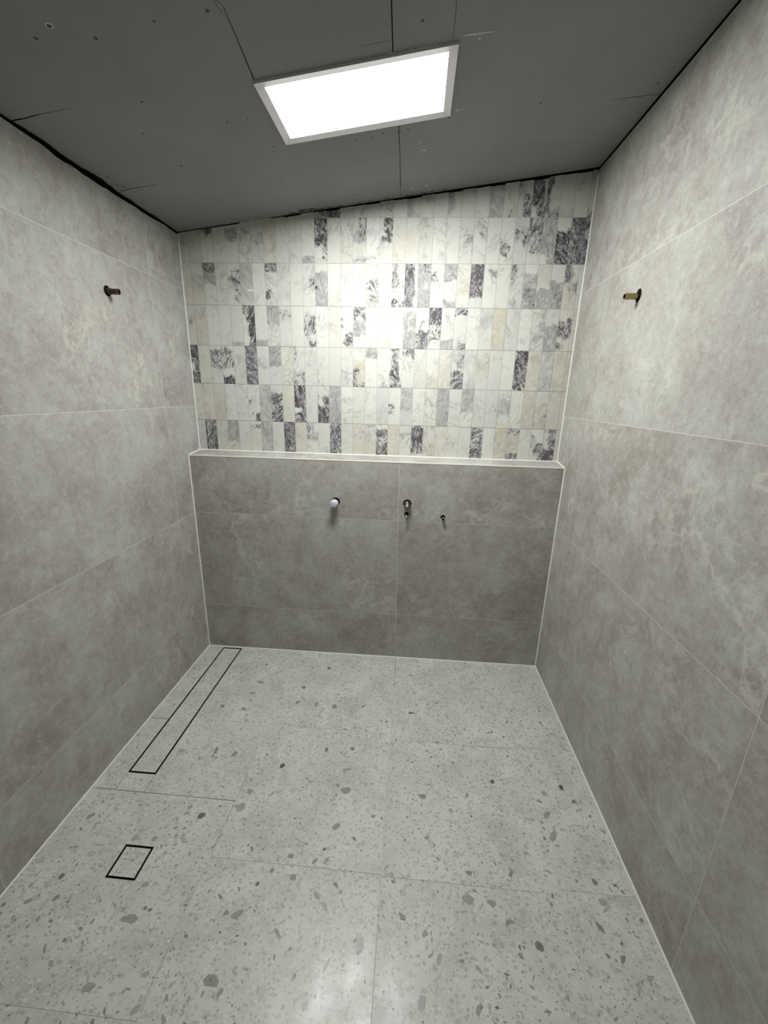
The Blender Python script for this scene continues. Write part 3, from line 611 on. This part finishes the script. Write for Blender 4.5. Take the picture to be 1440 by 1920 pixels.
strip([(1.157, -.441), (1.155, -.2), (1.150, .02)], [.0025, .002, .003], M_void)
strip([(1.150, .02), (1.150, .135)], .002, M_scuff)
strip([(1.316, -1.7), (1.316, -.882), (1.317, -.771)], .0014, M_scuff)
strip([(.0, -.772), (.045, -.772), (.095, -.776)], [.006, .004, .003], M_void)
strip([(.095, -.776), (.21, -.777)], [.0015, .0006], M_scuff)
strip([(.015, -.316), (.09, -.318), (.175, -.317)], [.003, .0025, .001], M_void)
strip([(1.90, -.372), (1.98, -.365), (2.07, -.360)], [.001, .0025, .003], M_scuff)
strip([(1.07, -.8), (1.155, -.8)], .0008, M_scuff)
rc = rnd('ceil')
def blob(x, y, s, m, st=1.0, ang=0.0, d=.0005):
    n = 11; pts = []
    for i in range(n):
        t = 2*math.pi*i/n; k = s*rc.uniform(.6, 1.15)
        u, v = k*st*math.cos(t), k*math.sin(t)
        pts.append(cz(x+u*math.cos(ang)-v*math.sin(ang), y+u*math.sin(ang)+v*math.cos(ang), d))
    mb.face(pts[::-1], m)
# torn paper and dark gaps along the left edge
for a_, b_, w0 in ((-.77, -.60, .010), (-.50, -.33, .013), (-.26, -.20, .007), (-.12, .06, .009)):
    n = 14
    for q in range(n):
        t0, t1 = q/n, (q+1)/n
        f = lambda t: w0*math.sin(math.pi*min(1, max(0, t)))*(.7+.6*hn((a_+(b_-a_)*t)*40, 8)) + .002
        ya, yb = a_+(b_-a_)*t0, a_+(b_-a_)*t1
        mb.face([cz(0, ya, .0006), cz(0, yb, .0006), cz(f(t1), yb, .0006), cz(f(t0), ya, .0006)], M_void if w0 > .009 else M_scuff)
for x, y in ((.035, -.36), (.05, -.34), (.04, -.42), (.03, -.2)): blob(x, y, .0035, M_scuff, 2.0, 1.2)
for x in (.60, .62, .66, .70, .735, .76, .80, .85):
    blob(x, D-.012, .006, M_scuff, 3.0, .05)
blob(.665, D-.030, .010, M_scuff, 3.0, .05); blob(.71, D-.028, .009, M_scuff, 2.2)
for x in (.95, 1.0, 1.08, 1.19, 1.26, 1.30, 1.36): blob(x, D-.014, .0045, M_scuff, 4.0)
for i in range(22):                          # plaster dabs along the back edge
    blob(rc.uniform(.1, 1.5), D-rc.uniform(.008, .05), rc.uniform(.0015, .004), M_smear, rc.uniform(1, 2.4), rc.uniform(0, 3))
for x, y, s in ((1.20, .06, .006), (1.23, .075, .004), (1.27, .05, .005), (1.36, -.77, .004), (1.39, -.75, .004), (1.36, -.46, .004), (1.25, -.25, .007), (1.235, -.3, .003)):
    blob(x, y, s, M_smear, 1.6, rc.uniform(0, 3))
for x, y in ((1.19, -.40), (1.06, -.385), (1.10, -.40), (1.16, -.395), (.70, -.43), (.76, -.44), (1.335, -.425), (1.0, -.39), (.45, .0), (.93, .03), (.60, -.6), (.66, -.2)):
    blob(x, y, .0035, M_scuff, 1.3, rc.uniform(0, 3))
strip([(1.345, -.772), (1.38, -.768), (1.43, -.766)], [.003, .006, .002], M_smear)  # smears right of the panel, their white glints painted as pale streaks
strip([(1.350, -.462), (1.372, -.460), (1.392, -.461)], [.002, .005, .001], M_smear)
for x in (1.145, 1.155, 1.205, 1.222, 1.232, 1.245, 1.258, 1.27): blob(x, -.7575, .0032, M_smear, 1.8, 0)
struct(mb.build('ceiling'))

# ================================================================ TRIMS
def bead(name, pts, wd, m, offs):            # small triangular bead along a corner; offs = two directions
    b = MB(); A, B = Vector(pts[0]), Vector(pts[1]); u, v = Vector(offs[0])*wd, Vector(offs[1])*wd
    e = (u+v)*-.3
    for p, q in ((u, v), (v, e), (e, u)):
        b.face([A+p, B+p, B+q, A+q], m)
    b.face([A+u, A+v, A+e], m); b.face([B+v, B+u, B+e], m)
    return struct(b.build(name))
sw = .0048
bead('trim_1', ((0, 0, 0), (0, 0, H)), sw, M_sil, ((1, 0, 0), (0, -1, 0)))
bead('trim_2', ((W, 0, 0), (W, 0, H)), sw, M_sil, ((-1, 0, 0), (0, -1, 0)))
bead('trim_3', ((0, D, HB), (0, D, 2.36)), sw*.9, M_sil, ((1, 0, 0), (0, -1, 0)))
bead('trim_4', ((W, D, HB), (W, D, 2.61)), sw*.9, M_sil, ((-1, 0, 0), (0, -1, 0)))
bead('trim_5', ((0, 0, 0), (W, 0, 0)), sw*.8, M_sil, ((0, -1, 0), (0, 0, 1)))
def fl_bead(name, x, sx):
    b = MB(); n = 20
    for i in range(n):
        ya, yb = YF*i/n, YF*(i+1)/n
        b.face([(x, ya, floor_z(x, ya)+.0045), (x, yb, floor_z(x, yb)+.0045), (x+sx*.0045, yb, floor_z(x, yb)+.0003), (x+sx*.0045, ya, floor_z(x, ya)+.0003)], M_sil)
    return struct(b.build(name))
fl_bead('trim_6', 0, 1); fl_bead('trim_7', W, -1)
bead('trim_8', ((0, D, HB), (W, D, HB)), sw, M_sil, ((0, -1, 0), (0, 0, 1)))
bead('trim_9', ((0, .006, H), (0, D, HB)), sw, M_sil, ((1, 0, 0), (0, 0, 1)))
bead('trim_10', ((W, .006, H), (W, D, HB)), sw, M_sil, ((-1, 0, 0), (0, 0, 1)))
b = MB()                                     # metal edge trim of the ledge
b.box((.002, -.0012, H-.0045), (W-.002, .0085, H+.0012), M_trim)
struct(b.build('trim_11', bevel=.0008))

# ================================================================ THINGS
# --- ceiling light panel
def on_ceil(x, y, d): v = Vector((x, y, ceil_z(x, y))) - NRM*d; return v
lc = on_ceil(1.0415, -.600, 0)
root = empty('ceiling_light', lc)
tag(root, 'rectangular white framed flat light panel, lit, on the sloping ceiling', 'ceiling light')
rot = Matrix((E_X, E_Y, NRM)).transposed()
HX, HY, FW, TH = .2955, .1540, .025, .0078
rz = math.radians(-.5)
def LP(u, v, d):
    u, v = u*math.cos(rz)-v*math.sin(rz), u*math.sin(rz)+v*math.cos(rz)
    return lc + E_X*u + E_Y*v - NRM*d
def lbox(mbx, u0, u1, v0, v1, d0, d1, m):
    mbx.box((u0, v0, d0), (u1, v1, d1), m, fn=lambda x, y, z: tuple(LP(x, y, z)))
def mitre(mbx, m):                           # picture-frame ring with a mitred bevel
    o = [(-HX, -HY), (HX, -HY), (HX, HY), (-HX, HY)]; i_ = [(-HX+FW, -HY+FW), (HX-FW, -HY+FW), (HX-FW, HY-FW), (-HX+FW, HY-FW)]
    for k in range(4):
        a, b_, c, d = o[k], o[(k+1) % 4], i_[(k+1) % 4], i_[k]
        mbx.face([LP(*a, 0), LP(*b_, 0), LP(*b_, TH), LP(*a, TH)], m)
        mbx.face([LP(*a, TH), LP(*b_, TH), LP(*c, .0045), LP(*d, .0045)], m)
fr = MB(); mitre(fr, M_frame); fr.build('frame', root, origin=lc)
df = MB()
df.face([LP(u, v, 0.0040) for u, v in ((-HX+FW, -HY+FW), (-HX+FW, HY-FW), (HX-FW, HY-FW), (HX-FW, -HY+FW))][::-1], M_em)
df.face([LP(u, v, 0.0030) for u, v in ((-HX+FW, -HY+FW), (-HX+FW, HY-FW), (HX-FW, HY-FW), (HX-FW, -HY+FW))], M_frame)
df.build('diffuser', root, origin=lc)['label'] = 'glowing white diffuser'
ld = bpy.data.lights.new('panel_lamp', 'AREA'); ld.shape = 'RECTANGLE'
ld.size = 2*(HX-FW); ld.size_y = 2*(HY-FW); ld.energy = PANEL_WATTS; ld.spread = math.radians(PANEL_SPREAD)
ld.color = (0.985, 1.0, 0.965)
lo_ = bpy.data.objects.new('panel_lamp', ld); C.objects.link(lo_)
lm = Matrix((E_X*math.cos(rz)+E_Y*math.sin(rz), -E_X*math.sin(rz)+E_Y*math.cos(rz), NRM)).transposed().to_4x4()
lm.translation = LP(0, 0, .0043); lo_.matrix_world = lm

# --- linear drain and square waste: black channel round a tile insert
def drain(name, label, x0, x1, y0, y1, lip, seed):
    o = Vector(((x0+x1)/2, (y0+y1)/2, floor_z((x0+x1)/2, (y0+y1)/2)))
    root = empty(name, o); tag(root, label, 'floor drain')
    def F(x, y, z): return (x, y, floor_z(x, y)+z)
    ch = MB(); s = .0012                     # steel edge
    for a, b_, c, d in ((x0, x0+s, y0, y1), (x1-s, x1, y0, y1), (x0+s, x1-s, y0, y0+s), (x0+s, x1-s, y1-s, y1)):
        ch.box((a, c, -.03), (b_, d, .0004), M_steel, fn=F)
    ch.box((x0+s, y0+s, -.03), (x1-s, y1-s, -.026), M_black, fn=F)
    ch.build('channel', root, origin=o)['label'] = 'dark metal channel'
    ins = MB(); n = max(1, int((y1-y0)/.08)); l = lip
    for i in range(n):
        ya = y0+l+(y1-y0-2*l)*i/n; yb = y0+l+(y1-y0-2*l)*(i+1)/n
        ins.face([F(x0+l, ya, .0002), F(x1-l, ya, .0002), F(x1-l, yb, .0002), F(x0+l, yb, .0002)], M_floor, toff(seed))
    for a, b_, c, d in ((x0+l, x1-l, y0+l, y0+l), (x1-l, x1-l, y0+l, y1-l), (x1-l, x0+l, y1-l, y1-l), (x0+l, x0+l, y1-l, y0+l)):
        ins.face([F(a, c, -.012), F(b_, d, -.012), F(b_, d, .0002), F(a, c, .0002)], M_black)
    rr = rnd(seed)
    for i in range(int((x1-x0)*(y1-y0)*900)):
        x, y = rr.uniform(x0+l+.008, x1-l-.008), rr.uniform(y0+l+.01, y1-l-.01); sz = rr.uniform(.0015, .005); t = rr.uniform(0, 3)
        L = rr.choice((.12, .2, .26, .3))
        ins.face([(x+sz*math.cos(t+q)*(1 if k % 2 else .7), y+sz*.7*math.sin(t+q), floor_z(x, y)+.0005) for k, q in enumerate((0, 1.1, 2.2, 3.3, 4.6))], M_chip, (L, L, L*.95))
    ins.build('tile_insert', root, origin=o)['label'] = 'pale terrazzo tile insert'
drain('linear_drain', 'long narrow tile insert drain in the floor beside the left wall', .100, .222, -.922, -.016, .0078, 'ld')
drain('floor_waste', 'small square tile insert floor waste in front of the long drain', SX0, SX1, SY0, SY1, .0072, 'sq')

# --- wall fittings
def hole(mbx, c, axis, r, m=None, n=24, squash=1.0):   # thin dark recess disc on a wall
    c = Vector(c); ax = Vector(axis).normalized()
    u = Vector((0, 0, 1)); w_ = ax.cross(u)
    P = [c+ax*.0006+(u*math.cos(2*math.pi*i/n)*squash+w_*math.sin(2*math.pi*i/n))*r for i in range(n)]
    mbx.face(P, m or M_void)
def open_pipe(mbx, a, b, r, m, wall=.0025, n=24):      # hollow stub with a dark bore
    mbx.tube(a, b, [(0, r), (.93, r), (1, r*.96), (1, r-wall)], m, n, True, False)
    a, b = Vector(a), Vector(b)
    mbx.tube(b, b-(b-a)*.45, [(0, r-wall), (1, r-wall)], M_void, n, False, True)

# left wall stub
o = Vector((0, -.463, 1.963)); root = empty('water_outlet', o)
tag(root, 'short threaded dull copper water outlet stub on the left wall', 'pipe fitting')
b = MB(); hole(b, o+Vector((0, 0, .001)), (1, 0, 0), .019, squash=1.05); b.build('wall_hole', root, origin=o)['label'] = 'dark drilled hole'
b = MB(); A = o+Vector((.0, .0, -.001)); B = o+Vector((.046, .006, -.001))
b.tube(A, A+(B-A)*.35, [(0, .012), (1, .012)], M_steel, 6)
k = 9; prof = []
for i in range(k*2+1): prof.append((.3+.58*i/(k*2), .0102 + (.0008 if i % 2 else 0)))
b.tube(A, B, [(0, .0098)]+prof+[(.9, .0112), (1, .0112), (1, .0080)], M_copper, 24, True, False)
b.tube(B, B-(B-A)*.4, [(0, .0080), (1, .0080)], M_void, 24, False, True)
b.build('pipe_stub', root, origin=o, smooth=True)['label'] = 'copper threaded stub'

# right wall stub
o = Vector((W, -.458, 1.966)); root = empty('water_outlet', o)
tag(root, 'short brass water outlet pipe sticking out of the right wall', 'pipe fitting')
b = MB(); hole(b, o+Vector((0, 0, .002)), (-1, 0, 0), .020, squash=1.15); b.build('wall_hole', root, origin=o)['label'] = 'dark drilled hole'
b = MB(); A = o+Vector((.0, 0, -.001)); B = o+Vector((-.052, -.004, -.003))
prof = [(0, .0108)] + [(.15+.7*i/16, .0108+(.0005 if i % 2 else 0)) for i in range(17)] + [(.93, .0104), (1, .0100), (1, .0075)]
b.tube(A, B, prof, M_brass, 24, True, False)
b.tube(B, B-(B-A)*.5, [(0, .0075), (1, .0075)], M_void, 24, False, True)
b.build('pipe_stub', root, origin=o, smooth=True)['label'] = 'brass pipe stub'

# lower wall, white capped outlet
o = Vector((.835, 0, .998)); root = empty('water_outlet', o)
tag(root, 'water outlet with a pale grey screw cap on the lower back wall', 'pipe fitting')
b = MB(); hole(b, o+Vector((.002, 0, .002)), (0, -1, 0), .0235); b.build('wall_hole', root, origin=o)['label'] = 'dark drilled hole'
b = MB(); A = o; B = o+Vector((-.002, -.052, -.003)); n = 32
b.tube(A, A+(B-A)*.3, [(0, .016), (1, .016)], M_steel, 24)
b.tube(A+(B-A)*.28, B, [(0, .0192), (.08, .0205), (.8, .0205), (.93, .0195), (1, .017), (1, .0115), (1.04, .0105), (1.04, .0)], M_cap, n, True, False)
for i in range(18):                          # grip ribs
    t = 2*math.pi*i/18; c = A+(B-A)*.35; d = A+(B-A)*.9
    off = Vector((math.cos(t)*.0205, 0, math.sin(t)*.0205))
    b.tube(c+off, d+off, [(0, .0011), (1, .0009)], M_cap, 6)
b.build('screw_cap', root, origin=o, smooth=True)['label'] = 'pale grey plastic cap'

# lower wall, brass fitting
o = Vector((1.242, 0, 1.005)); root = empty('water_outlet', o)
tag(root, 'round brass water outlet with a greenish centre plug on the lower back wall', 'pipe fitting')
b = MB(); hole(b, o, (0, -1, 0), .0235); b.build('wall_hole', root, origin=o)['label'] = 'dark drilled hole'
b = MB(); A = o; B = o+Vector((0, -.030, -.002))
b.tube(A, B, [(0, .0185), (.5, .0185), (.55, .0195), (.8, .0195), (.86, .0175), (.86, .0145)], M_steel, 8, True, False)
b.tube(A, B, [(.5, .0150), (1.0, .0150), (1.05, .0135), (1.05, .0100)], M_brass, 28, False, False)
b.tube(A, B, [(.5, .0100), (.95, .0100), (.95, 0)], M_brass, 28, False, False)
b.build('valve_body', root, origin=o, smooth=True)
b = MB(); b.tube(o+Vector((0, -.026, -.004)), o+Vector((0, -.042, -.006)), [(0, .0085), (.7, .0085), (1, .0060), (1.02, .0)], plain('verdigris_plug', (.55, .66, .52), .3, .3), 20)
b.build('plug', root, origin=o, smooth=True)['label'] = 'pale green centre plug'

# two small studs in drilled holes
def stud(pos, label, rr, ln, m, dx=0, hollow=False):
    o = Vector(pos); root = empty('wall_stud', o); tag(root, label, 'stud')
    b = MB(); hole(b, o, (0, -1, 0), rr); b.build('wall_hole', root, origin=o)['label'] = 'dark drilled hole'
    b = MB(); A = o+Vector((dx, 0, -rr*.25)); B = A+Vector((0, -ln, -.004))
    if hollow: open_pipe(b, A, B, rr*.62, m, .0018)
    else: b.tube(A, B, [(0, rr*.36)]+[(.1+.75*i/12, rr*(.36 if i % 2 else .42)) for i in range(13)]+[(.95, rr*.34), (1.0, rr*.2), (1.0, 0)], m, 14, True, False)
    b.build('stub', root, origin=o, smooth=True)
stud((1.240, 0, .943), 'small threaded stud in a drilled hole just below the brass outlet', .0125, .034, M_chrome)
stud((1.445, 0, .934), 'small hollow metal stub in a drilled hole right of the brass outlet', .0135, .022, M_chrome, .001, True)

# --- screw heads in the ceiling boards
SCREWS = [(.361, -1.025, .0075), (.306, -1.003, .006), (.436, -.972, .006), (.727, -.983, .006), (.405, -.751, .005), (.333, -.411, .0055),
          (1.233, -.843, .0055), (1.647, -.424, .005), (.319, -.620, .004), (.694, -.403, .0035), (1.247, -.255, .0035), (2.030, -.420, .005),
          (.595, -.985, .004), (1.317, -.905, .004), (.05, -.22, .005), (.67, -.60, .003)]
where = ['largest and whitish', 'leftmost one', 'in the top left, right of the two others', 'beside the joint at the top', 'left of the light panel',
         'low on the left, towards the back wall', 'between the panel and the top edge', 'right of the light panel', 'faint, low on the left', 'just below the panel, left corner', 'below the panel, right of the joint',
         'beside the right wall', 'faint, left of the joint at the top', 'on the thin joint above the panel', 'close to the left wall slot', 'faint, left of the panel edge']
for (x, y, s), wh in zip(SCREWS, where):
    o = on_ceil(x, y, 0)
    b = MB(); n = 16
    rings = []
    for rad, d in ((s*1.15, .0001), (s*.75, .0007), (s*.55, .0009), (s*.3, .0004), (0.0001, .0002)):
        rings.append([o+E_X*rad*math.cos(2*math.pi*i/n)+E_Y*rad*math.sin(2*math.pi*i/n)-NRM*d for i in range(n)])
    for q, (A, B) in enumerate(zip(rings, rings[1:])):
        for i in range(n): b.face([A[i], B[i], B[(i+1) % n], A[(i+1) % n]], (M_smear if s > .007 else M_board) if q == 0 else M_scuff)
    sc = b.build('screw_head', origin=o, smooth=True)
    tag(sc, 'screw head in the grey ceiling, ' + wh, 'screw', 'screw heads in the ceiling boards')

# --- leftover tile spacers in the marble
for (x, z, wx, wz, m, lab) in ((.3665, 2.101, .0145, .0035, M_spacer, 'thin white tile spacer stuck to the marble, upper left'),
                              (.7205, 2.118, .0035, .0065, M_void, 'tiny black tile spacer in a joint between marble strips')):
    b = MB(); b.box((x-wx, D-.0022, z-wz), (x+wx, D-.0002, z+wz), m)
    tag(b.build('tile_spacer', origin=(x, D, z), bevel=.0006), lab, 'tile spacer')
